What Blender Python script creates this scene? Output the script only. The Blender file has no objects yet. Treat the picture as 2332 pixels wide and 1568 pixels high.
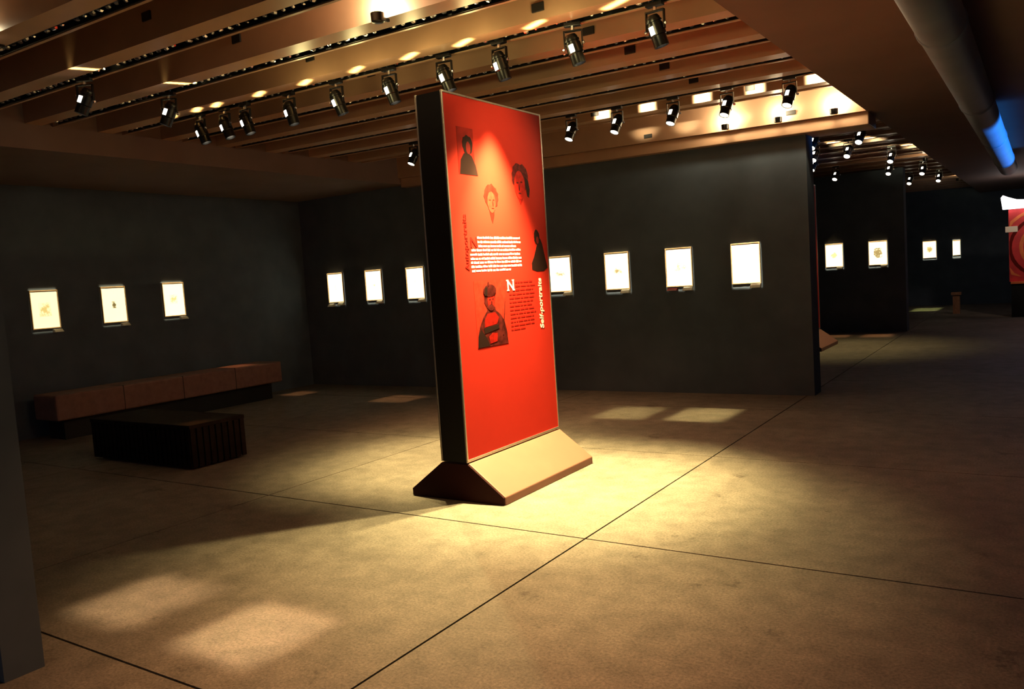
import bpy, bmesh, math, random
from mathutils import Vector, Matrix, Euler
random.seed(11)
scene = bpy.context.scene
COL = scene.collection

# ------------------------------------------------------------------ camera
cam_d = bpy.data.cameras.new('camera')
cam_d.sensor_fit = 'HORIZONTAL'; cam_d.sensor_width = 36.0
cam_d.lens = 1840.0 * 36.0 / 2332.0
cam_d.clip_start = 0.02; cam_d.clip_end = 200
cam = bpy.data.objects.new('camera', cam_d); COL.objects.link(cam)
def camera_matrix():
    f, cx, cy, slope, hor, vpx = 1840.0, 1166.0, 784.0, 0.0665, 634.5, 2377.0
    roll = math.atan(slope)
    n = Vector((math.sin(roll), math.cos(roll)))
    pitch = math.atan(n.y * (cy - hor) / f)
    up = -Vector((n.x * math.cos(pitch), n.y * math.cos(pitch), math.sin(pitch)))
    fy = Vector((vpx - cx, hor - slope * (vpx - cx) - cy, f)).normalized()
    fy = (fy - up * fy.dot(up)).normalized()
    fx = fy.cross(up)
    m = Matrix((fx, fy, up))                      # image axes (right, down, forward) -> world
    r, u, b = m @ Vector((1, 0, 0)), m @ Vector((0, -1, 0)), m @ Vector((0, 0, -1))
    mat = Matrix((r, u, b)).transposed().to_4x4()
    mat.translation = (0, 0, 1.5)
    return mat
cam.matrix_world = camera_matrix()
scene.camera = cam

# ------------------------------------------------------------------ world, exposure
world = bpy.data.worlds.new('dim_hall'); scene.world = world
world.use_nodes = True
world.node_tree.nodes['Background'].inputs[0].default_value = (0.95, 0.92, 1.0, 1)
world.node_tree.nodes['Background'].inputs[1].default_value = 0.075
scene.view_settings.view_transform = 'Standard'
scene.view_settings.look = 'None'
scene.view_settings.gamma = 1.0
scene.view_settings.use_curve_mapping = False
scene.view_settings.exposure = 0.0

WARM = (1.0, 0.81, 0.33)
AMBER = (1.0, 0.47, 0.19)
def aim(o, d):
    o.rotation_euler = Vector(d).to_track_quat('-Z', 'Y').to_euler()
def spot(name, loc, d, power, angle, blend=1.0, color=WARM, size=0.03, parent=None):
    l = bpy.data.lights.new(name, 'SPOT'); l.energy = power; l.color = color
    l.spot_size = math.radians(angle); l.spot_blend = blend; l.shadow_soft_size = size
    o = bpy.data.objects.new(name, l); COL.objects.link(o)
    o.location = loc; aim(o, d)
    if parent: o.parent = parent; o.matrix_parent_inverse = parent.matrix_basis.inverted()
    return o
def beam(name, loc, d, sx, sy, power, spread, color=WARM, shape='RECTANGLE'):
    # framing projectors and added stand-in beams alike: a soft-edged, nearly parallel beam of the given cross-section
    l = bpy.data.lights.new(name, 'AREA'); l.shape = shape; l.size = sx; l.size_y = sy
    l.energy = power; l.spread = math.radians(spread); l.color = color
    o = bpy.data.objects.new(name, l); COL.objects.link(o)
    o.location = loc; aim(o, d)
    return o

# the two spotlights that wash the front and the back of the red banner
spot('banner_front_light', (-3.09, 4.86, 2.90), (0.05, 0.01, -1), 2300, 64, 0.85, WARM, 0.03)
spot('banner_front_spill', (-2.93, 4.80, 2.90), (0.02, -0.14, -1), 950, 86, 1.0, WARM, 0.025)
spot('banner_back_light', (-3.73, 4.86, 2.90), (-0.14, 0.16, -1), 1000, 54, 0.9, WARM, 0.03)
spot('banner_back_spill', (-3.96, 4.78, 2.90), (-0.10, 0.20, -1), 620, 70, 1.0, WARM, 0.025)
spot('banner_fill_light', (-1.90, 4.85, 2.92), (-1.40, 0.12, -0.62), 110, 56, 0.9, WARM, 0.03)  # added fill that lifts the dim upper corners of the banner
spot('banner_rear_light', (-5.07, 5.83, 2.95), (2.35, -2.35, -2.95), 360, 36, 1.0, WARM, 0.03)
# wide amber wash over the near floor from the lighting tracks overhead
spot('floor_wash_light', (-2.2, 2.5, 3.05), (0.0, 0.0, -1), 340, 80, 1.0, AMBER, 0.12)
spot('floor_wash_light', (-4.6, 6.9, 3.05), (0.1, 0.0, -1), 190, 96, 1.0, AMBER, 0.12)
# blue theatre light thrown on the duct
beam('blue_strip_light', (0.75, 12.1, 2.49), (-1, 0, 0.21), 4.8, 0.12, 27, 26, (0.04, 0.32, 1.0))

# ------------------------------------------------------------------ materials
def new_mat(name):
    m = bpy.data.materials.new(name); m.use_nodes = True
    nt = m.node_tree; b = nt.nodes['Principled BSDF']
    return m, nt, b
def mat(name, col, rough=0.6, metal=0.0, var=0.0, scale=8.0, emit=None, spec=0.5, bump=0.0):
    m, nt, b = new_mat(name)
    b.inputs['Base Color'].default_value = (*col, 1)
    b.inputs['Roughness'].default_value = rough
    b.inputs['Metallic'].default_value = metal
    b.inputs['Specular IOR Level'].default_value = spec
    if emit:
        b.inputs['Emission Color'].default_value = (*emit[0], 1)
        b.inputs['Emission Strength'].default_value = emit[1]
    if var or bump:
        tc = nt.nodes.new('ShaderNodeTexCoord'); nz = nt.nodes.new('ShaderNodeTexNoise')
        nz.inputs['Scale'].default_value = scale; nz.inputs['Detail'].default_value = 4
        nt.links.new(tc.outputs['Object'], nz.inputs['Vector'])
        if var:
            r = nt.nodes.new('ShaderNodeValToRGB')
            r.color_ramp.elements[0].position = 0.3; r.color_ramp.elements[1].position = 0.7
            r.color_ramp.elements[0].color = (*[c * (1 - var) for c in col], 1)
            r.color_ramp.elements[1].color = (*[min(1, c * (1 + var)) for c in col], 1)
            nt.links.new(nz.outputs['Fac'], r.inputs['Fac'])
            nt.links.new(r.outputs['Color'], b.inputs['Base Color'])
        if bump:
            bp = nt.nodes.new('ShaderNodeBump'); bp.inputs['Strength'].default_value = bump
            bp.inputs['Distance'].default_value = 0.004
            nt.links.new(nz.outputs['Fac'], bp.inputs['Height'])
            nt.links.new(bp.outputs['Normal'], b.inputs['Normal'])
    return m

def concrete():
    m, nt, b = new_mat('worn_concrete')
    N, L = nt.nodes, nt.links
    geo = N.new('ShaderNodeNewGeometry')
    def noise(scale, detail, rough=0.6):
        n = N.new('ShaderNodeTexNoise'); n.inputs['Scale'].default_value = scale
        n.inputs['Detail'].default_value = detail; n.inputs['Roughness'].default_value = rough
        L.new(geo.outputs['Position'], n.inputs['Vector']); return n
    def ramp(src, p0, c0, p1, c1):
        r = N.new('ShaderNodeValToRGB'); e = r.color_ramp.elements
        e[0].position, e[1].position = p0, p1; e[0].color, e[1].color = (*c0, 1), (*c1, 1)
        L.new(src, r.inputs['Fac']); return r
    def mul(a, c, f=1.0):
        x = N.new('ShaderNodeMix'); x.data_type = 'RGBA'; x.blend_type = 'MULTIPLY'
        x.inputs['Factor'].default_value = f
        L.new(a, x.inputs['A']); L.new(c, x.inputs['B']); return x.outputs['Result']
    big = ramp(noise(1.1, 5).outputs['Fac'], .32, (.175, .146, .120), .7, (.255, .215, .178))
    mid = ramp(noise(7, 6).outputs['Fac'], .3, (.72, .72, .72), .62, (1.08, 1.08, 1.08))
    fine = ramp(noise(75, 4, .8).outputs['Fac'], .34, (.45, .42, .43), .64, (1.3, 1.3, 1.3))
    stain = ramp(noise(2.6, 8, .75).outputs['Fac'], .31, (.30, .26, .25), .40, (1, 1, 1))
    c = mul(big.outputs['Color'], mid.outputs['Color'])
    c = mul(c, fine.outputs['Color'], .8)
    c = mul(c, stain.outputs['Color'], .8)
    L.new(c, b.inputs['Base Color'])
    b.inputs['Roughness'].default_value = 0.62
    b.inputs['Specular IOR Level'].default_value = 0.3
    bp = N.new('ShaderNodeBump'); bp.inputs['Strength'].default_value = 0.12; bp.inputs['Distance'].default_value = 0.003
    L.new(noise(60, 4).outputs['Fac'], bp.inputs['Height']); L.new(bp.outputs['Normal'], b.inputs['Normal'])
    return m

M = {
 'concrete': concrete(),
 'joint': mat('joint_filler', (.03, .028, .026), .9),
 'black_wall': mat('matt_black_paint', (.100, .125, .160), .92, var=.12, scale=3, spec=.15),
 'black': mat('black_lacquer', (.015, .015, .015), .5, spec=.3),
 'black_gloss': mat('black_enamel', (.005, .005, .0055), .3, spec=.35),
 'brown': mat('bronze_brown_panel', (.50, .30, .185), .42, var=.10, scale=2.5, spec=.55),
 'roof': mat('dark_roof_deck', (.06, .045, .04), .9, var=.2, scale=2),
 'bulk': mat('brown_bulkhead_paint', (.20, .125, .10), .75, var=.08, scale=2),
 'soffit': mat('brown_soffit_paint', (.20, .125, .105), .7, var=.08, scale=2),
 'socket': mat('black_socket', (.010, .009, .009), .6),
 'chrome': mat('bright_metal', (.82, .84, .90), .22, metal=1.0),
 'alu': mat('brushed_aluminium', (.66, .60, .52), .38, metal=1.0, var=.08, scale=40),
 'red': mat('red_print', (.40, .018, .010), .6, var=.03, scale=5, spec=.12),
 'base': mat('red_base_paint', (.235, .092, .066), .55, var=.05, scale=6),
 'side': mat('black_side_board', (.014, .013, .013), .7, spec=.2),
 'maroon': mat('maroon_end_board', (.022, .005, .005), .6),
 'ink': mat('dark_ink', (.018, .007, .006), .5),
 'ink_red': mat('dark_red_ink', (.13, .010, .008), .5),
 'ink_mid': mat('brick_red_ink', (.24, .007, .004), .5, var=.35, scale=26),
 'ink_face': mat('pale_ink', (.35, .011, .006), .5, var=.30, scale=30),
 'ink_hair': mat('hair_ink', (.08, .007, .006), .5, var=.6, scale=34),
 'ink_brown': mat('brown_red_ink', (.060, .007, .006), .5, var=.6, scale=24),
 'ink_veil': mat('veil_red_ink', (.24, .012, .008), .5, var=.2, scale=12),
 'ink_faint': mat('faint_red_ink', (.27, .009, .006), .5),
 'ink_pale': mat('light_red_ink', (.42, .022, .012), .5, var=.25, scale=30),
 'cream': mat('cream_lettering', (.85, .78, .66), .5),
 'mat_board': mat('ivory_mat_board', (.86, .84, .78), .8, spec=.2),
 'paper': mat('aged_paper', (.70, .66, .52), .8, var=.08, scale=30),
 'label': mat('cream_label_card', (.78, .74, .60), .7),
 'label_red': mat('dark_red_label_card', (.20, .02, .02), .6),
 'frame': mat('thin_wood_frame', (.42, .27, .13), .5, var=.2, scale=30),
 'leather': mat('brown_leather', (.26, .13, .10), .6, var=.15, scale=14, bump=.3),
 'dark_wood': mat('dark_stained_wood', (.018, .012, .010), .85, var=.3, scale=12, spec=.08),
 'lens': mat('glowing_lens', (1, .9, .7), .3, emit=((1.0, .88, .66), 14)),
 'glow': mat('glowing_opening', (1, .9, .7), .3, emit=((1.0, .90, .72), 9)),
 'duct': mat('painted_duct', (.16, .20, .28), .5, var=.1, scale=3),
 'white_light': mat('white_lightbox', (.9, .9, .9), .4, emit=((1.0, .97, .95), 3.0)),
 'stand_red': mat('red_graphic', (.60, .035, .04), .5, var=.25, scale=4),
 'stand_orange': mat('orange_graphic', (.80, .20, .06), .5, var=.2, scale=6),
 'wood_post': mat('brown_post', (.30, .14, .07), .6, var=.25, scale=20),
}
for k_, m_ in M.items():
    if k_.startswith('ink') or k_ in ('side', 'maroon'):
        m_.node_tree.nodes['Principled BSDF'].inputs['Specular IOR Level'].default_value = .08
def sketch_mat(name, seed, thresh, dark, pw, ph):
    m, nt, b = new_mat(name); N, L = nt.nodes, nt.links
    tc = N.new('ShaderNodeTexCoord'); mp = N.new('ShaderNodeMapping')
    mp.inputs['Location'].default_value = (seed * 3.7, seed * 1.3, seed * 2.1)
    nz = N.new('ShaderNodeTexNoise'); nz.inputs['Scale'].default_value = 26; nz.inputs['Detail'].default_value = 6
    nz.inputs['Roughness'].default_value = .7
    r = N.new('ShaderNodeValToRGB'); e = r.color_ramp.elements
    e[0].position, e[1].position = thresh - .07, thresh + .07
    e[0].color, e[1].color = (*dark, 1), (.84, .81, .72, 1)
    L.new(tc.outputs['Object'], mp.inputs['Vector']); L.new(mp.outputs['Vector'], nz.inputs['Vector'])
    vm = N.new('ShaderNodeVectorMath'); vm.operation = 'MULTIPLY'; vm.inputs[1].default_value = (2 / pw, 0, 2 / ph)
    ln = N.new('ShaderNodeVectorMath'); ln.operation = 'LENGTH'
    ma = N.new('ShaderNodeMath'); ma.operation = 'MULTIPLY_ADD'; ma.inputs[1].default_value = .22
    L.new(tc.outputs['Object'], vm.inputs[0]); L.new(vm.outputs[0], ln.inputs[0])
    L.new(ln.outputs['Value'], ma.inputs[0]); L.new(nz.outputs['Fac'], ma.inputs[2])
    ad = N.new('ShaderNodeMath'); ad.operation = 'SUBTRACT'; ad.inputs[1].default_value = .10
    L.new(ma.outputs[0], ad.inputs[0]); L.new(ad.outputs[0], r.inputs['Fac']); L.new(r.outputs['Color'], b.inputs['Base Color'])
    b.inputs['Roughness'].default_value = .8
    return m

# ------------------------------------------------------------------ mesh helpers
class MB:
    def __init__(s): s.v, s.f = [], []
    def add(s, vs, fs):
        o = len(s.v); s.v += [tuple(v) for v in vs]; s.f += [tuple(i + o for i in f) for f in fs]; return s
    def box(s, x0, x1, y0, y1, z0, z1, fn=None):
        vs = [(x, y, z) for z in (z0, z1) for y in (y0, y1) for x in (x0, x1)]
        if fn: vs = [fn(*v) for v in vs]
        return s.add(vs, [(0, 2, 3, 1), (4, 5, 7, 6), (0, 1, 5, 4), (2, 6, 7, 3), (0, 4, 6, 2), (1, 3, 7, 5)])
    def prism(s, pts, a, b, axis='y'):
        # pts: outline (counter-clockwise, (x,z) for axis y, (y,z) for axis x, (x,y) for axis z)
        n = len(pts)
        def P(p, t): return {'y': (p[0], t, p[1]), 'x': (t, p[0], p[1]), 'z': (p[0], p[1], t)}[axis]
        vs = [P(p, a) for p in pts] + [P(p, b) for p in pts]
        fs = [tuple(range(n)), tuple(range(2 * n - 1, n - 1, -1))]
        fs += [(i + n, (i + 1) % n + n, (i + 1) % n, i) for i in range(n)]
        return s.add(vs, fs)
    def lathe(s, prof, n=20, mtx=None):
        vs, fs = [], []
        for r, z in prof:
            for k in range(n):
                a = 2 * math.pi * k / n; vs.append(Vector((r * math.cos(a), r * math.sin(a), z)))
        for i in range(len(prof) - 1):
            for k in range(n):
                fs.append((i * n + k, i * n + (k + 1) % n, (i + 1) * n + (k + 1) % n, (i + 1) * n + k))
        fs.append(tuple(range(n - 1, -1, -1))); fs.append(tuple((len(prof) - 1) * n + k for k in range(n)))
        if mtx: vs = [mtx @ v for v in vs]
        return s.add(vs, fs)
    def mesh(s, name):
        me = bpy.data.meshes.new(name); me.from_pydata(s.v, [], s.f)
        bm = bmesh.new(); bm.from_mesh(me); bmesh.ops.recalc_face_normals(bm, faces=bm.faces[:]); bm.to_mesh(me); bm.free()
        me.update(); return me
    def build(s, name, m, parent=None, bevel=0.0, smooth=False):
        me = s.mesh(name); me.materials.append(M[m] if isinstance(m, str) else m)
        if smooth:
            for p in me.polygons: p.use_smooth = True
            me.set_sharp_from_angle(angle=math.radians(35))
        o = bpy.data.objects.new(name, me); COL.objects.link(o)
        if parent: o.parent = parent
        if bevel:
            md = o.modifiers.new('bevel', 'BEVEL'); md.width = bevel; md.segments = 2; md.limit_method = 'ANGLE'
        return o
def empty(name, loc=(0, 0, 0), rz=0.0):
    o = bpy.data.objects.new(name, None); COL.objects.link(o); o.empty_display_size = .1
    o.location = loc; o.rotation_euler = (0, 0, rz); return o
def tag(o, label, cat, group=None):
    o['label'] = label; o['category'] = cat
    if group: o['group'] = group
    return o
def struct(o, label=None):
    o['kind'] = 'structure'
    if label: o['label'] = label
    return o
def share(name, src, parent, loc=(0, 0, 0), rot=(0, 0, 0), scl=(1, 1, 1)):
    o = bpy.data.objects.new(name, src.data); COL.objects.link(o); o.parent = parent
    o.location = loc; o.rotation_euler = rot; o.scale = scl; return o
def copy_tree(src, parent=None):
    c = src.copy(); COL.objects.link(c); c.parent = parent
    for ch in list(src.children): copy_tree(ch, c)
    return c

# ------------------------------------------------------------------ setting
YB = 9.15                      # picture wall behind the banner
XL = -10.0                     # left picture wall
ZT = lambda x: 3.15 - 0.014 * (x + 4.5)      # underside of the ceiling fins (it falls slightly to the right)
WT = lambda x: 2.92 - 0.020 * (x + 5.0)      # top of the picture wall

# floor: slabs with open joints on a dark bed
floor = struct(MB().box(-14, 4, -3, 27, -.20, -.03).build('floor', 'joint'), 'worn concrete floor of large slabs with dark joints')
jx, jy, g = 2.70, 2.14, 0.006
for i in range(-5, 3):
    for k in range(-4, 12):
        x0, y0 = -2.2 + i * jx, 3.94 + k * jy
        xa, xb, ya, yb = max(x0, -13.9), min(x0 + jx, 3.9), max(y0, -2.9), min(y0 + jy, 26.9)
        if xb - xa < .1 or yb - ya < .1: continue
        MB().box(xa + g, xb - g, ya + g, yb - g, -.031, 0).build('slab', 'concrete', floor)

# walls
mb = MB()
xa, xb = XL - .3, -2.12
mb.add([(xa, YB, 0), (xb, YB, 0), (xb, YB, WT(xb)), (xa, YB, WT(xa)), (xa, YB + .3, 0), (xb, YB + .3, 0), (xb, YB + .3, WT(xb)), (xa, YB + .3, WT(xa))],
       [(0, 1, 2, 3), (5, 4, 7, 6), (0, 4, 5, 1), (1, 5, 6, 2), (2, 6, 7, 3), (3, 7, 4, 0)])
struct(mb.build('wall_back', 'black_wall'), 'matt black picture wall behind the red banner')
struct(MB().box(XL - .3, XL, -1, YB, 0, 3.65).build('wall_left', 'black_wall'), 'matt black picture wall along the left side')
struct(MB().box(-9.0, -2.2, 17.0, 17.3, 0, 3.1).build('wall_far', 'black_wall'), 'matt black picture wall of the next room')
struct(MB().box(-9.0, 3.2, 25.0, 25.3, 0, 3.65).build('wall_end', 'black_wall'), 'matt black end wall far down the hall')
struct(MB().box(2.2, 2.5, 2.5, 25.0, 0, 3.65).build('wall_right', 'black_wall'), 'matt black wall along the right side')
struct(MB().box(-9.3, -9.0, YB + .3, 25.0, 0, 3.65).build('wall_room', 'black_wall'), 'matt black side wall of the next room')
struct(MB().box(-6.4, -3.55, 1.46, 1.62, 0, 3.3).build('wall_partition', 'black_wall'), 'black partition end standing near the light patches')

# ceiling
ceiling = struct(empty('ceiling', (0, 0, 0)), 'ceiling of deep brown fins between a bulkhead and a soffit')
MB().box(XL, -1.40, -2, 25, 3.62, 3.75).build('roof_deck', 'roof', ceiling)
mb = MB()
bx = -7.72
mb.add([(bx, -1, 2.985), (bx, YB, 2.955), (bx, YB, 3.62), (bx, -1, 3.62), (XL, -1, 2.985), (XL, YB, 2.955), (XL, YB, 3.62), (XL, -1, 3.62)],
       [(0, 1, 2, 3), (5, 4, 7, 6), (0, 4, 5, 1), (1, 5, 6, 2), (2, 6, 7, 3), (3, 7, 4, 0)])
mb.build('bulkhead', 'bulk', ceiling)
mb = MB()
mb.add([(-1.53, -1, 2.95), (-1.40, 25, 2.95), (2.2, 25, 2.95), (2.2, -1, 2.95), (-1.53, -1, 3.62), (-1.40, 25, 3.62), (2.2, 25, 3.62), (2.2, -1, 3.62)],
       [(0, 1, 2, 3), (4, 7, 6, 5), (0, 4, 5, 1), (1, 5, 6, 2), (2, 6, 7, 3), (3, 7, 4, 0)])
mb.build('soffit', 'soffit', ceiling)
FY = lambda k: 3.40 + 0.685 * k
XR = -1.47
def sheared(x, y, z): return (x, y, z + ZT(x) - 3.15)
socket_cols = {'near': [(-4.72, 3.30), (-2.66, 3.225)], 'far': [(-4.03, 3.22), (-2.35, 3.21)]}
for k in range(-3, 32):
    if 7.9 < FY(k) - 3.4 < 0: continue
    y = FY(k); x0 = bx if y < YB - .2 else -6.5
    if FY(k) + .1 > YB - .25 and FY(k) < YB + .4: continue
    mb = MB()
    mb.box(x0, XR, y - .20, y - .045, 3.15, 3.62, sheared)
    mb.box(x0, XR, y + .055, y + .08, 3.15, 3.62, sheared)
    fin = mb.build('fin', 'brown', ceiling)
    if -1 <= k <= 8:
        for (sx, sz) in (socket_cols['far'] if k > 6 else socket_cols['near']):
            dz = ZT(sx) - 3.15
            MB().box(sx - .045, sx + .045, y - .212, y - .199, sz - .028 + dz, sz + .028 + dz).build('socket', 'socket', fin, bevel=.004)
# header over the picture wall
hd = MB().box(bx, XR, 8.98, 9.10, 2.995, 3.62, sheared).build('header', 'brown', ceiling)
for sx in (-3.85, -2.22):
    MB().box(sx - .05, sx + .05, 8.965, 8.981, 3.03, 3.075).build('socket', 'socket', hd, bevel=.004)
MB().box(bx, XR, 9.03, YB + .32, 2.865, 2.995, sheared).build('header_trim', 'brown', ceiling, bevel=.008)

# ------------------------------------------------------------------ lighting tracks
lug_src = None
def track(k, x0, x1, label, lugs=True, step=.082):
    global lug_src
    y = FY(k); t = empty('lighting_track', ((x0 + x1) / 2, y, 3.15))
    tag(t, label, 'lighting track', 'lighting tracks between the ceiling fins')
    cx = (x0 + x1) / 2
    sh = lambda x, yy, z: (x, yy, z + ZT(x + cx) - 3.15)
    MB().box(x0 - cx, x1 - cx, -.040, .050, .045, .085, sh).build('channel', 'black', t)
    MB().box(x0 - cx, x1 - cx, -.040, -.034, .005, .045, sh).box(x0 - cx, x1 - cx, .044, .050, .005, .045, sh).build('rail', 'black_gloss', t)
    if lugs:
        n = int((x1 - x0) / step)
        for i in range(n):
            if random.random() < .1: continue
            x = x0 + (i + .5) * step
            if lug_src is None:
                prof = [(.004, -.012), (.014, -.010), (.020, 0), (.014, .016)]
                lug_src = MB().lathe(prof, 8, Matrix.Diagonal((1.2, 1.0, 1, 1))).build('lug', 'chrome', t)
                o = lug_src
            else:
                o = share('lug', lug_src, t)
            o.location = (x - cx, .005, ZT(x) - 3.15 + .022)
            o.rotation_euler = (random.uniform(-.5, .5), random.uniform(-.5, .5), random.uniform(0, 3))
            s = random.uniform(.75, 1.25); o.scale = (s, s, s)
    return t
TL = {
 -1: 'dark lighting track above the lit ceiling corner beside the black partition',
 0: 'lighting track carrying a single spotlight, passing nearer than the lone-lamp track',
 1: 'lighting track carrying one spotlight and an uplight that whitens its fin',
 2: 'lighting track carrying the long row of spotlights above the red banner',
 3: 'lamp-free lighting track just behind the long row of spotlights',
 4: 'middle one of three lamp-free lighting tracks behind the long lamp row',
 5: 'lamp-free lighting track just before the row of glowing rear spotlights',
 6: 'lighting track carrying the rear row of spotlights with square glows',
}
for k in range(-1, 7):
    track(k, -7.6, -1.55, TL[k])

# ------------------------------------------------------------------ spotlights
def make_lamp():
    t = empty('track_spotlight')
    MB().box(-.055, .055, -.022, .022, -.026, 0).build('adapter', 'black_gloss', t, bevel=.003)
    MB().lathe([(.012, -.05), (.012, -.02)], 10).build('stem', 'chrome', t, smooth=True)
    yk = MB().box(-.062, .062, -.013, .013, -.058, -.050).box(-.062, -.056, -.012, .012, -.165, -.052).box(.056, .062, -.012, .012, -.165, -.052)
    yk.build('yoke', 'black_gloss', t)
    R = Matrix.Translation((0, 0, -.15))
    prof = [(.020, .075), (.034, .072), (.044, .055), (.044, .042), (.050, .040), (.050, .030), (.044, .028), (.044, .018), (.050, .016), (.052, -.05), (.046, -.055), (.046, -.118), (.041, -.118), (.041, -.070)]
    body = MB().lathe(prof, 20).build('body', 'black_gloss', t, smooth=True); body.location = (0, 0, -.15)
    lens = MB().lathe([(.039, -.0730), (.039, -.0705)], 20).build('lens', 'lens', body)
    # glowing side opening
    mb = MB(); vs = []; n = 4
    for z, r in ((-.045, .0535), (.005, .0535)):
        for i in range(n + 1):
            a = math.radians(-120 + 36 * i / n); vs.append((r * math.cos(a), r * math.sin(a), z))
    for z, r in ((-.045, .050), (.005, .050)):
        for i in range(n + 1):
            a = math.radians(-120 + 36 * i / n); vs.append((r * math.cos(a), r * math.sin(a), z))
    m = n + 1
    fs = [(i, i + 1, m + i + 1, m + i) for i in range(n)] + [(2 * m + i, 3 * m + i, 3 * m + i + 1, 2 * m + i + 1) for i in range(n)]
    fs += [(0, m, 3 * m, 2 * m), (n, 2 * m + n, 3 * m + n, m + n), *[(i, 2 * m + i, 2 * m + i + 1, i + 1) for i in range(n)], *[(m + i, m + i + 1, 3 * m + i + 1, 3 * m + i) for i in range(n)]]
    mb.add(vs, fs).build('side_opening', 'glow', body)
    for s in (-1, 1):
        MB().lathe([(.004, -.010), (.011, -.006), (.011, .006), (.004, .010)], 10, Matrix.Translation((s * .068, 0, 0)) @ Matrix.Rotation(math.pi / 2, 4, 'Y')).build('knob', 'chrome', body, smooth=True)
    return t
lamp0 = make_lamp()
lamp_used = [False]
def lamp(x, y, lean, label, group, z=None, front=False, yaw=0.0, scale=1.0, name='track_spotlight'):
    t = lamp0 if not lamp_used[0] else copy_tree(lamp0)
    lamp_used[0] = True
    t.location = (x, y, (ZT(x) if z is None else z))
    t.rotation_euler = (0, 0, yaw); t.scale = (scale,) * 3
    for c in t.children:
        if c.name.split('.')[0] == 'body':
            c.rotation_euler = lean
            for q in c.children:
                if q.name.split('.')[0] == 'lens': q.location.z = -.040 if front else 0.0
    tag(t, label, 'spotlight', group)
    return t
ORD = ['first', 'second', 'third', 'fourth', 'fifth', 'sixth', 'seventh', 'eighth', 'ninth', 'tenth', 'eleventh']
ROW1 = [-1.96, -2.53, -3.106, -3.587, -4.111, -4.667, -5.216, -5.774, -6.05, -6.394]
for i, x in enumerate(ROW1):
    lamp(x, FY(2), (math.radians(random.uniform(4, 16)), math.radians(random.uniform(-18, -9)), 0),
         'black spotlight in the long row above the red banner, %s from the soffit end' % ORD[i], 'row of spotlights above the red banner', yaw=random.uniform(-.1, .3))
    if x > -5.0:
        l = bpy.data.lights.new('fin_fill', 'POINT'); l.energy = 3.2; l.color = WARM; l.shadow_soft_size = .05  # added point light by the lamp, brightens the nearby fin faces
        o = bpy.data.objects.new('fin_fill', l); COL.objects.link(o); o.location = (x + .02, FY(2) - .36, 2.97)
    # light leaking from the lamp head on to the underside of the fin
    beam('spotlight_leak', (x - .20, FY(2) - .12, ZT(x) - .10), (-.05, -.1, 1), .20, .045, .5, 40, WARM)
ROW2 = [-6.18, -4.06, -3.54, -2.95, -2.424, -1.86]
for i, x in enumerate(ROW2):
    lamp(x, FY(6), (math.radians(-24), math.radians(10), 0), ('rear-row spotlight hanging alone beside the dark banner side' if i == 0 else 'rear-row spotlight with glowing lens, %s from the soffit end' % ORD[5 - i]), 'rear row of spotlights before the picture wall', front=True)
    if x > -5:
        beam('spotlight_leak', (x + .10, FY(6) + .10, ZT(x) + .03), (.05, 1, .03), .13, .10, 1.1, 16, (1, .82, .45))
lamp(-5.85, FY(1), (math.radians(-5), math.radians(22), 0), 'lone black spotlight nearest to the start of the long lamp row', 'lone spotlights on the left tracks', yaw=.5)
lamp(-5.85, FY(0), (math.radians(-5), math.radians(22), 0), 'lone black spotlight on the track beside the bright ceiling corner', 'lone spotlights on the left tracks', yaw=.5)
for x, k in ((-5.62, 0), (-5.55, 1)):
    beam('spotlight_leak', (x, FY(k) + .10 - .2, ZT(x) - .10), (.1, -.05, 1), .26, .04, .6, 40, WARM)
FAR = [(-2.36, 10.59, 'first', 'wall'), (-1.82, 10.59, 'first', 'soffit'), (-2.66, 12.0, 'second', 'wall'), (-2.22, 12.0, 'second', 'soffit'), (-3.0, 13.4, 'third', 'wall'), (-1.88, 13.4, 'third', 'soffit'),
       (-3.14, 15.75, 'fourth', 'wall'), (-2.25, 15.75, 'fourth', 'middle'), (-1.76, 16.1, 'fourth', 'soffit'), (-2.27, 18.55, 'last', 'wall'), (-1.74, 18.55, 'last', 'soffit')]
for x, y, row, side in FAR:
    yn = FY(round((y + .12 - 3.40) / .685)) - .12; xn = x * yn / y
    lamp(xn, yn, (math.radians(-38), math.radians(8), 0), 'small distant spotlight beyond the picture wall, %s row, %s side' % (row, side), 'distant spotlights beyond the picture wall', front=True)
for x, y in ((-2.62, 12.0), (-2.16, 12.0), (-1.84, 13.4)):
    beam('spotlight_leak', (x + .12, y + .12, 3.12), (.05, 1, .1), .14, .08, .8, 20, (1, .88, .5))

def uplight(x, y, z, label, power, d=(0, .35, 1), w=.16, rx=0.0):
    t = empty('uplight', (x, y, z)); tag(t, label, 'uplight', 'small uplights on the ceiling fins')
    MB().lathe([(.030, -.035), (.040, -.030), (.042, .020), (.036, .020), (.034, .006)], 16).build('cup', 'black_gloss', t, smooth=True)
    MB().lathe([(.034, .007), (.030, .014), (.012, .020)], 16).build('bulb', 'lens', t, smooth=True)
    MB().box(-.008, .008, .036, .10, -.008, .008).build('arm', 'black_gloss', t)
    l = bpy.data.lights.new('uplight_glow', 'POINT'); l.energy = power; l.color = (1, .82, .5); l.shadow_soft_size = .04
    o = bpy.data.objects.new('uplight_glow', l); COL.objects.link(o); o.location = (x, y - .01, z + .075)
    return t
uplight(-2.90, 8.88, 3.005, 'small glowing uplight below the white-lit header over the picture wall', 15)
uplight(-1.77, 8.88, 2.985, 'small glowing uplight at the soffit end of the white-lit header', 15)
uplight(-2.33, 8.88, 2.99, 'added glowing uplight in the middle of the white-lit header', 10)  # added between the other two to brighten the header strip
uplight(-3.33, 3.80, 3.12, 'small uplight blazing against the fin of the near track', 16)
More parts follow.
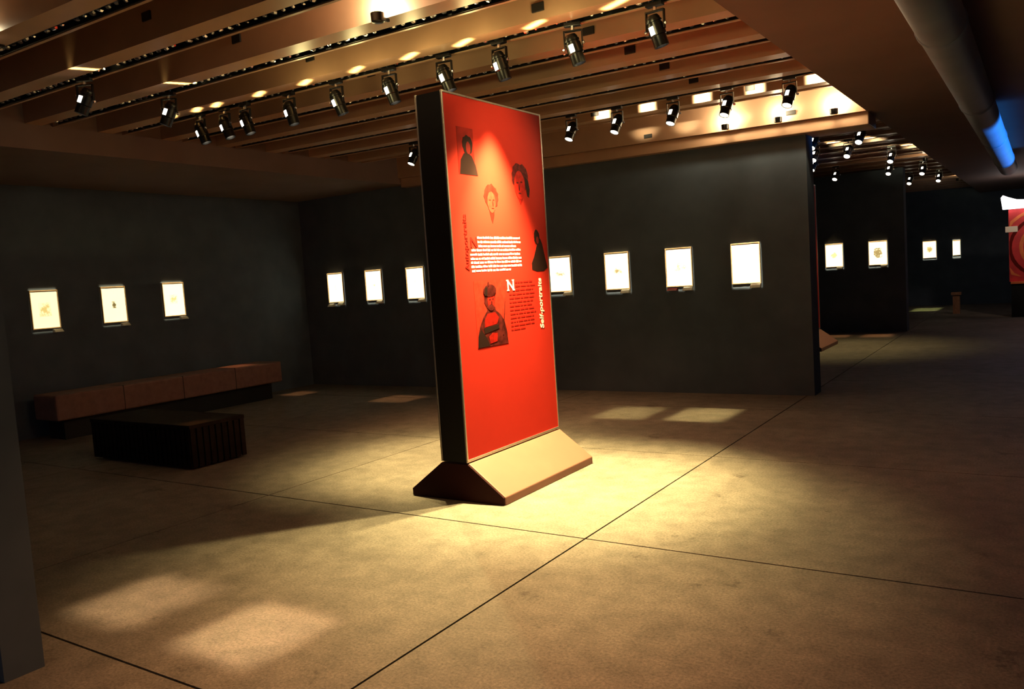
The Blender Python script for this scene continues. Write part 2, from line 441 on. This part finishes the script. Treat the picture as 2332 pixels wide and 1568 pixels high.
uplight(-1.62, 15.2, 3.02, 'tiny uplight on a bright far fin by the soffit', 3)
uplight(-1.55, 20.4, 3.02, 'tiny uplight on the farthest bright fin', 3)
uplight(-5.30, 2.50, 3.12, 'small uplight on the fin at the ceiling corner by the partition', 2.5)

# ------------------------------------------------------------------ the red banner
def frame_strip(mb, x0, x1, y0, y1, z0, z1): mb.box(x0, x1, y0, y1, z0, z1)
def blob(cy, cz, ry, rz, n=26, jit=.10, seed=0, a0=0, a1=360):
    r = random.Random(seed); pts = []
    for i in range(n):
        a = math.radians(a0 + (a1 - a0) * i / n); k = 1 + r.uniform(-jit, jit)
        pts.append((cy + ry * k * math.cos(a), cz + rz * k * math.sin(a)))
    return pts
def make_banner(detail=True):
    """origin: middle of the base on the floor; length along y (1.26), printed face towards +x"""
    t = empty('exhibition_banner')
    ya, yb, hx, zb, zt = -.63, .63, .11, .27, 2.77
    MB().box(-hx + .006, hx - .006, ya + .004, yb - .004, zb, zt - .004).build('core', 'side', t)
    f = MB().box(hx - .006, hx, ya + .012, yb - .012, zb + .016, zt - .012).build('front_panel', 'red', t)
    MB().box(-hx, -hx + .006, ya + .012, yb - .012, zb + .016, zt - .012).build('back_panel', 'red', t)
    for s in (-1, 1):
        xa, xb = sorted((s * (hx - .008), s * (hx + .004)))
        for nm, b in (('frame_strip', (ya, ya + .014, zb, zt)), ('frame_strip', (yb - .014, yb, zb, zt)), ('frame_strip', (ya + .014, yb - .014, zt - .014, zt)), ('frame_strip', (ya + .014, yb - .014, zb, zb + .018))):
            MB().box(xa, xb, b[0], b[1], b[2], b[3]).build(nm, 'alu', t, bevel=.002)
    base = MB().prism([(-.40, 0), (.40, 0), (.40, .055), (.118, .262), (-.118, .262), (-.40, .055)], ya + .012, yb, 'y').build('base', 'base', t, bevel=.006)
    MB().prism([(-.394, .003), (.394, .003), (.394, .052), (.114, .258), (-.114, .258), (-.394, .052)], ya - .002, ya + .013, 'y').build('end_board', 'maroon', t)
    if not detail: return t
    Y0 = 4.96                                      # panel coordinates were measured with the middle at y = 4.96
    def decal(name, pts, layer, m):
        x = hx + .0006 * layer
        return MB().prism([(y - Y0, z) for y, z in pts], x - .0006, x + .0004, 'x').build(name, m, f)
    rect = lambda a, b, c, d: [(a, c), (b, c), (b, d), (a, d)]
    # five printed figures: plain stand-ins of the same size and tone
    p = decal('portrait', rect(4.47, 4.66, 2.23, 2.55), 1, 'ink_veil')
    for nm, pts, ly, m in (('figure', [(4.48, 2.232), (4.69, 2.232), (4.67, 2.30), (4.63, 2.36), (4.60, 2.375), (4.54, 2.375), (4.50, 2.33)], 2, 'ink'),
                           ('hair', blob(4.588, 2.435, .060, .066, seed=3, jit=.08), 3, 'ink'),
                           ('face', blob(4.592, 2.415, .026, .042, seed=4, jit=.04), 4, 'ink_red')):
        decal(nm, pts, ly, m)
    decal('hair', blob(5.235, 2.255, .115, .105, seed=5, jit=.09), 1, 'ink_hair')
    decal('hair', [(5.30, 2.27), (5.35, 2.24), (5.365, 2.17), (5.35, 2.11), (5.325, 2.12), (5.31, 2.19)], 2, 'ink')
    decal('face', blob(5.225, 2.20, .072, .105, seed=6, jit=.03), 3, 'ink_face')
    decal('collar', [(5.19, 2.11), (5.27, 2.12), (5.25, 2.085), (5.225, 2.055)], 2, 'ink_mid')
    for y, z, a, b in ((5.195, 2.215, .016, .006), (5.25, 2.222, .016, .006), (5.215, 2.18, .009, .026), (5.22, 2.138, .022, .005)):
        decal('feature', blob(y, z, a, b, 10, 0), 4, 'ink_hair')
    decal('hair', blob(4.835, 2.095, .090, .088, seed=8, jit=.08), 1, 'ink_mid')
    decal('face', blob(4.835, 2.055, .052, .075, seed=9, jit=.03), 2, 'ink_pale')
    decal('neck', [(4.80, 2.00), (4.865, 2.02), (4.86, 1.96), (4.835, 1.905), (4.82, 1.93)], 1, 'ink_mid')
    for y, z, a, b in ((4.815, 2.07, .012, .005), (4.86, 2.072, .012, .005), (4.85, 2.045, .007, .02), (4.845, 2.012, .016, .004)):
        decal('feature', blob(y, z, a, b, 10, 0), 3, 'ink_mid')
    decal('figure', [(5.33, 1.56), (5.40, 1.545), (5.50, 1.545), (5.565, 1.57), (5.535, 1.65), (5.50, 1.76), (5.475, 1.80), (5.45, 1.79), (5.41, 1.73), (5.37, 1.66), (5.33, 1.61)], 1, 'ink')
    decal('hood', blob(5.425, 1.81, .040, .058, seed=12, jit=.08), 2, 'ink')
    decal('face', blob(5.432, 1.787, .018, .028, seed=13, jit=.05), 3, 'ink_red')
    decal('portrait', rect(4.548, 4.935, 1.03, 1.50), 1, 'ink_pale')
    for nm, pts, ly, m in (('figure', [(4.55, 1.032), (4.933, 1.032), (4.925, 1.12), (4.90, 1.20), (4.855, 1.25), (4.795, 1.285), (4.79, 1.31), (4.69, 1.31), (4.685, 1.285), (4.635, 1.24), (4.59, 1.18), (4.56, 1.11)], 2, 'ink_brown'),
                           ('chest', [(4.645, 1.17), (4.80, 1.185), (4.83, 1.23), (4.785, 1.27), (4.69, 1.265), (4.65, 1.22)], 3, 'ink_mid'),
                           ('sash', [(4.635, 1.165), (4.82, 1.180), (4.825, 1.150), (4.64, 1.125)], 4, 'ink'),
                           ('sleeve', [(4.70, 1.05), (4.79, 1.06), (4.80, 1.12), (4.74, 1.125), (4.69, 1.10)], 4, 'ink_mid'),
                           ('hair', blob(4.728, 1.365, .070, .070, seed=14, jit=.06), 3, 'ink_brown'),
                           ('face', blob(4.745, 1.355, .046, .062, seed=15, jit=.03), 4, 'ink_face'),
                           ('beard', blob(4.738, 1.307, .036, .024, seed=19, jit=.06), 5, 'ink_brown'),
                           ('feature', blob(4.730, 1.365, .012, .006, 10, 0), 5, 'ink_brown'), ('feature', blob(4.768, 1.367, .010, .006, 10, 0), 5, 'ink_brown'), ('feature', blob(4.748, 1.340, .008, .014, 10, 0), 5, 'ink_brown'),
                           ('hat', blob(4.735, 1.428, .080, .044, seed=16, jit=.05), 6, 'ink_brown'),
                           ('hat_brim', [(4.665, 1.395), (4.70, 1.392), (4.705, 1.455), (4.675, 1.45)], 7, 'ink'),
                           ('plume', blob(4.72, 1.475, .011, .016, 10, 0), 7, 'ink_brown'),
                           ('staff', [(4.865, 1.10), (4.878, 1.10), (4.925, 1.34), (4.918, 1.34)], 4, 'ink_brown'),
                           ('shadow', [(4.552, 1.034), (4.70, 1.034), (4.66, 1.10), (4.60, 1.16), (4.565, 1.12)], 3, 'ink')):
        decal(nm, pts, ly, m)
    # body text: lines of word-sized strokes (the words cannot be read in the photograph)
    rr = random.Random(5)
    def line(name, ya_, yb_, z, h, m, layer=1):
        mb = MB(); y = ya_
        while y < yb_ - .012:
            w = min(rr.uniform(.022, .085), yb_ - y)
            zz = h * rr.uniform(-.08, .08)
            pts = [(y - Y0, z - h / 2 + zz)]
            nseg = max(2, int(w / .012))
            pts.append((y + w - Y0, z - h / 2 + zz))
            for i in range(nseg, -1, -1):
                pts.append((y + w * i / nseg - Y0, z + h / 2 + (h * .28 if rr.random() < .3 else 0)))
            x = hx + .0006 * layer
            mb.prism(pts, x - .0006, x + .0004, 'x'); y += w + .009
        mb.build(name, m, f)
    zl = [1.800, 1.770, 1.741, 1.713, 1.683, 1.654, 1.627, 1.598, 1.570]
    ends = [(4.627, 5.18), (4.63, 5.185), (4.635, 5.13), (4.55, 5.185), (4.532, 5.18), (4.534, 5.185), (4.536, 5.182), (4.536, 5.185), (4.54, 5.03)]
    for z, (a, b) in zip(zl, ends): line('text_line', a, b, z, .0132, 'cream')
    for i in range(13):
        z = 1.472 - i * .029
        line('text_line', 5.075 if i < 3 else 4.985, 5.36 - (.18 if i == 12 else rr.uniform(0, .05)), z, .010, 'ink_faint')
    def text(name, s, size, loc, rot, m, shear=0.0, wx=1.0):
        c = bpy.data.curves.new(name, 'FONT'); c.body = s; c.size = size; c.extrude = .0006; c.shear = shear
        c.align_x = 'LEFT'; c.offset = .0012 * size / .08
        o = bpy.data.objects.new(name, c); COL.objects.link(o)
        bpy.context.view_layer.update()
        me = bpy.data.meshes.new_from_object(o.evaluated_get(bpy.context.evaluated_depsgraph_get()))
        bpy.data.objects.remove(o); bpy.data.curves.remove(c)
        me.materials.clear(); me.materials.append(M[m]); me.name = name
        q = bpy.data.objects.new(name, me); COL.objects.link(q); q.parent = f
        xs = [v.co.x for v in me.vertices]
        k = wx / (max(xs) - min(xs))
        for v in me.vertices: v.co.x = (v.co.x - min(xs)) * k
        q.location = loc; q.rotation_euler = rot
        return q
    X = hx + .0012
    face = Matrix(((0, 0, 1), (1, 0, 0), (0, 1, 0)))                 # text x -> +y, y -> +z, normal -> +x
    upw = Matrix(((0, 0, 1), (0, -1, 0), (1, 0, 0)))                 # text x -> +z, y -> -y
    # letters with slab feet: N
    text('initial', 'N', .112, (X, 4.968 - Y0, 1.415), face.to_euler(), 'cream', wx=.088)
    for y0 in (4.960, 5.036):
        MB().box(X - .0006, X + .0008, y0 - Y0, y0 + .030 - Y0, 1.413, 1.422).build('serif', 'cream', f)
        MB().box(X - .0006, X + .0008, y0 - .004 - Y0, y0 + .024 - Y0, 1.486, 1.495).build('serif', 'cream', f)
    text('title', 'Self-portraits', .075, (X, 5.450 - Y0, 1.100), upw.to_euler(), 'cream', shear=.12, wx=.392)
    text('title', 'Autoportraits', .062, (X, 4.512 - Y0, 1.575), upw.to_euler(), 'ink_faint', wx=.385)
    text('initial', 'N', .10, (X, 4.545 - Y0, 1.735), face.to_euler(), 'ink_faint', wx=.075)
    return t
banner = make_banner(True)
banner.location = (-3.41, 4.96, 0)
tag(banner, 'tall red text banner with portraits on a sloping base in the light pool', 'banner', 'red exhibition banners')
banner2 = make_banner(False)
banner2.location = (-3.41, 14.18, 0)
tag(banner2, 'distant red banner half hidden behind the end of the picture wall', 'banner', 'red exhibition banners')
spot('banner_front_light', (-2.93, 14.1, 2.9), (0.05, 0, -1), 150, 84, 1.0, WARM, .03)

# ------------------------------------------------------------------ framed prints
PW, PH = .33, .46
def make_picture(seed, pw, ph, thresh, dark):
    """origin at the middle of the back; faces -y"""
    t = empty('framed_print')
    w, h = PW / 2, PH / 2
    for (a, b, c, d) in ((-w, w, h - .010, h), (-w, w, -h, -h + .010), (-w, -w + .009, -h + .010, h - .010), (w - .009, w, -h + .010, h - .010)):
        MB().box(a, b, -.028, 0, c, d).build('frame', 'frame', t)
    MB().box(-w + .009, w - .009, -.018, 0, -h + .010, h - .010).build('mat_board', 'mat_board', t)
    MB().box(-pw / 2, pw / 2, -.020, -.018, -ph / 2, ph / 2).build('print', sketch_mat('sketch_print', seed, thresh, dark, pw, ph), t)
    return t
def place(t, x, y, z, rz=0.0): t.location = (x, y, z); t.rotation_euler = (0, 0, rz)
def card(loc, rz, label, w=.11, h=.042, m='label', group='caption cards under the prints'):
    # small tilted caption card on a wedge
    o = MB().prism([(0, 0), (-.034, -.004), (-.072, -h), (-.066, -h - .004), (0, -h - .004)], -w / 2, w / 2, 'x').build('caption_card', m)
    o.location = loc; o.rotation_euler = (0, 0, rz)
    return tag(o, label, 'caption', group)
def light_back(x, z, ywall, power, th=50, Ld=1.75, sx=PW, sz=PH + .035, color=(1.0, .86, .55), dz=-.0275):
    a = math.radians(th); d = Vector((0, math.cos(a), -math.sin(a)))
    beam('framing_projector_beam', Vector((x, ywall, z + dz)) - d * Ld, d, sx + .004, sz * math.cos(a), power, 1.2, color)
TH = .515
NB = [(-9.30, 1.545, 'corner', .10, .10, .50, (.55, .50, .38)), (-8.49, 1.543, '', .06, .04, .55, (.40, .35, .24)), (-7.67, 1.535, '', .11, .20, .46, (.60, .55, .40)),
      (-5.235, 1.52, '', .17, .07, .50, (.30, .24, .14)), (-4.42, 1.512, '', .17, .08, .52, (.26, .20, .10)), (-3.612, 1.507, '', .20, .15, .46, (.45, .38, .24)), (-2.815, 1.50, '', .14, .09, .40, (.60, .54, .40))]
LB = ['white-matted print on the back wall, first along from the dark left corner', 'white-matted print on the back wall, second along from the left corner',
      'white-matted print on the back wall beside the dark side of the red banner',
      'matted sketch on the back wall peeping out beside the banner front', 'matted landscape sketch on the back wall, third from its free end',
      'matted tall sketch on the back wall, second from its free end', 'brightest matted print on the back wall, nearest its free end']
LC = ['cream caption card right under the first print from the left corner', 'cream caption card under the second print from the left corner', 'cream caption card under the print beside the dark banner side',
      'cream caption card under the sketch beside the banner front', 'cream caption card under the third print from the free wall end', 'cream caption card under the second print from the free wall end', 'cream caption card under the print nearest the free wall end']
for i, (x, z, _, pw, ph, th, dk) in enumerate(NB):
    t = make_picture(i, pw, ph, th, dk); place(t, x, YB, z)
    tag(t, LB[i], 'picture', 'framed prints on the back wall')
    card((x + .105, YB, z - PH / 2 - .004), 0, LC[i])
    light_back(x, z, YB, (1.75, 1.75, 1.75, 1.3, 1.4, 1.5, 2.2)[i])
card((-9.41, YB, 1.545 - PH / 2 - .02), 0, 'second cream caption card under the print at the left corner')
card((-3.70, YB, 1.507 - PH / 2 - .012), 0, 'dark red caption card under the tall sketch near the free wall end', .12, .03, 'label_red')
# left wall: prints face +x
LWT = [(5.02, 1.505, .14, .16, .55, (.50, .43, .22)), (5.885, 1.51, .05, .09, .62, (.10, .08, .03)), (6.745, 1.528, .11, .13, .52, (.45, .38, .22))]
LL = ['cream-lit print on the left wall, last one before the partition', 'matted print with a tiny dark figure on the left wall', 'matted print on the left wall nearest the corner']
LLC = ['dim caption card under the last left-wall print', 'caption card under the print with the tiny dark figure', 'caption card under the left-wall print nearest the corner']
for i, (y, z, pw, ph, th, dk) in enumerate(LWT):
    t = make_picture(20 + i, pw, ph, th, dk); place(t, XL, y, z, math.pi / 2)
    tag(t, LL[i], 'picture', 'framed prints on the left wall')
    card((XL, y + .12, z - PH / 2 - .012), math.pi / 2, LLC[i], .10, .036)
    a = math.radians(50); d = Vector((-math.cos(a), 0, -math.sin(a)))
    beam('framing_projector_beam', Vector((XL, y, z - .01)) - d * 1.75, d, (PH + .03) * math.cos(a), PW, (.85, 1.0, 1.2)[i], 1.2, (1.0, .84, .48))
# next rooms
for i, (x, y, z, pw, ph, th, dk, lb, sc) in enumerate([
     (-3.47, 17.0, 1.54, .13, .11, .58, (.40, .34, .18), 'small distant matted print in the next room beside the red banner', 1),
     (-2.67, 17.0, 1.53, .15, .19, .66, (.14, .11, .05), 'small distant print with a dark image near the next wall end', 1),
     (-2.62, 25.0, 1.54, .15, .17, .62, (.20, .16, .06), 'tiny distant print with dark image on the end wall', 1),
     (-1.97, 25.0, 1.54, .05, .05, .45, (.70, .64, .48), 'tiny narrow distant white print on the end wall', .55)]):
    t = make_picture(40 + i, pw, ph, th, dk); place(t, x, y, z); t.scale = (sc, 1, .88 if i > 2 else 1)
    tag(t, lb, 'picture', 'distant framed prints')
    light_back(x, z, y, 1.8 * (sc if sc < 1 else 1), sx=PW * sc, Ld=1.7)
    if i < 2: card((x + .10, y, z - PH / 2 - .004), 0, ['tiny caption card under the next-room print beside the red banner', 'tiny caption card under the next-room print with a dark image'][i])

# floor patches reflected by picture glass, made here with added overhead beams
def patch(x, y, sx, sy, power, spread=3.5, color=WARM, z=2.85):
    o = beam('floor_patch_beam', (x, y, z), (0, .001, -1), sx, sy, power, spread, color, 'RECTANGLE')
patch(-3.835, 2.26, .52, .52, 1.1, 5, (1, .66, .33)); patch(-2.97, 2.24, .52, .50, 1.9, 4, (1, .66, .33))
patch(-7.25, 8.10, .60, .55, .45, 4, AMBER); patch(-3.70, 7.75, .56, .70, 1.2, 4, WARM); patch(-2.90, 7.80, .56, .72, 1.9, 4, WARM)
patch(-9.55, 7.35, .40, .40, .25, 4, AMBER); patch(-9.35, 8.25, .40, .40, .2, 4, AMBER)
patch(-3.35, 16.2, .5, .5, .4, 4, AMBER); patch(-2.60, 16.2, .5, .6, .5, 4, AMBER)
patch(-2.55, 23.3, .60, 1.2, 1.6, 4, (.85, 1.0, .35))

# ------------------------------------------------------------------ benches
def bench_long():
    t = empty('wall_bench', (-9.55, 6.3, 0))
    MB().box(-.25, .25, -1.62, 1.62, .235, .53).build('seat', 'leather', t, bevel=.02)
    MB().box(-.20, .14, -1.50, 1.50, 0, .236).build('plinth', 'black', t)
    for i in range(1, 4):
        y = -1.62 + 3.24 * i / 4
        MB().box(-.252, .2515, y - .004, y + .004, .24, .532).build('seam', 'black', t)
    tag(t, 'long low brown upholstered bench along the left wall', 'bench'); return t
bench_long()
def bench_slat():
    t = empty('slatted_bench', (-7.1, 4.575, 0))
    hx, hy = .80, .295
    MB().box(-hx + .02, hx - .02, -hy + .02, hy - .02, 0.03, .365).build('carcass', 'black', t)
    MB().box(-hx, hx, -hy, hy, .365, .40).build('top', 'dark_wood', t, bevel=.004)
    s0 = None
    for i in range(9):
        y = -hy + .03 + i * (2 * hy - .06) / 8
        if s0 is None:
            s0 = MB().box(-.010, .010, -.022, .022, .02, .365).build('slat', 'dark_wood', t, bevel=.002); s0.location = (hx - .010, y, 0)
        else: share('slat', s0, t, (hx - .010, y, 0))
    for i in range(22):
        x = -hx + .04 + i * (2 * hx - .08) / 21
        share('slat', s0, t, (x, -hy + .010, 0), (0, 0, math.pi / 2))
    tag(t, 'dark slatted wooden bench standing free on the concrete', 'bench'); return t
bench_slat()
beam('spotlight_leak', (-6.40, 4.42, 2.85), (0, .001, -1), .17, .22, .12, 3, (1, .45, .15))

# ------------------------------------------------------------------ far right: blue-lit duct, stand, post
t = empty('ceiling_duct', (-.49, 10.0, 2.815)); tag(t, 'round duct under the soffit lit by a blue light', 'duct')
n = 24
MB().lathe([(.135, -7.5), (.135, 6.2)], n, Matrix.Rotation(-math.pi / 2, 4, 'X')).build('tube', 'duct', t, smooth=True)
for y in (-4.5, -1.5, 1.5, 4.5):
    MB().lathe([(.136, y - .03), (.142, y - .02), (.142, y + .02), (.136, y + .03)], n, Matrix.Rotation(-math.pi / 2, 4, 'X')).build('collar', 'duct', t, smooth=True)
t = empty('exhibition_stand', (.35, 20.0, 0)); tag(t, 'red graphic stand with a glowing white top far down the hall', 'exhibition stand')
MB().box(-.93, 1.0, -.05, .5, 0, .70).build('plinth', 'black', t)
MB().box(-.935, 1.0, -.08, .5, .70, .745).build('ledge', 'stand_orange', t)
pn = MB().box(-.96, 1.0, 0, .1, .745, 2.25).build('graphic_panel', 'stand_red', t)
mb = MB()
mb.prism([(-1.06, 2.26), (1.0, 2.26), (1.0, 2.42), (-.55, 2.42), (-.80, 2.44), (-.95, 2.50), (-1.05, 2.55), (-1.09, 2.50)], -.12, .1, 'y').build('light_top', 'white_light', t)
for i in range(6):
    cxr = .10 - .04 * i; r0 = .28 + .16 * i
    pts = []
    for k in range(13):
        a = math.radians(110 + 120 * k / 12); pts.append((cxr + r0 * math.cos(a), 1.45 + r0 * .8 * math.sin(a)))
    for k in range(12, -1, -1):
        a = math.radians(110 + 120 * k / 12); pts.append((cxr + (r0 - .07) * math.cos(a), 1.45 + (r0 - .07) * .8 * math.sin(a)))
    pts = [(max(-.95, p[0]), min(2.2, max(.85, p[1]))) for p in pts]
    MB().prism(pts, -.004, .0, 'y').build('swirl', 'stand_orange' if i % 2 else 'ink_red', pn)
MB().box(-1.02, -.80, -.012, .0, 1.78, 1.90).build('name_plate', 'cream', pn)
spot('stand_light', (.1, 18.2, 2.85), (-.1, 1, -.65), 60, 60, .8, (1, .75, .55), .05)
t = empty('display_post', (-1.72, 21.5, 0)); tag(t, 'small brown wooden post far down the hall', 'post')
MB().box(-.07, .07, -.07, .07, 0, .44).build('shaft', 'wood_post', t)
MB().box(-.10, .10, -.10, .10, .44, .50).build('cap', 'wood_post', t)
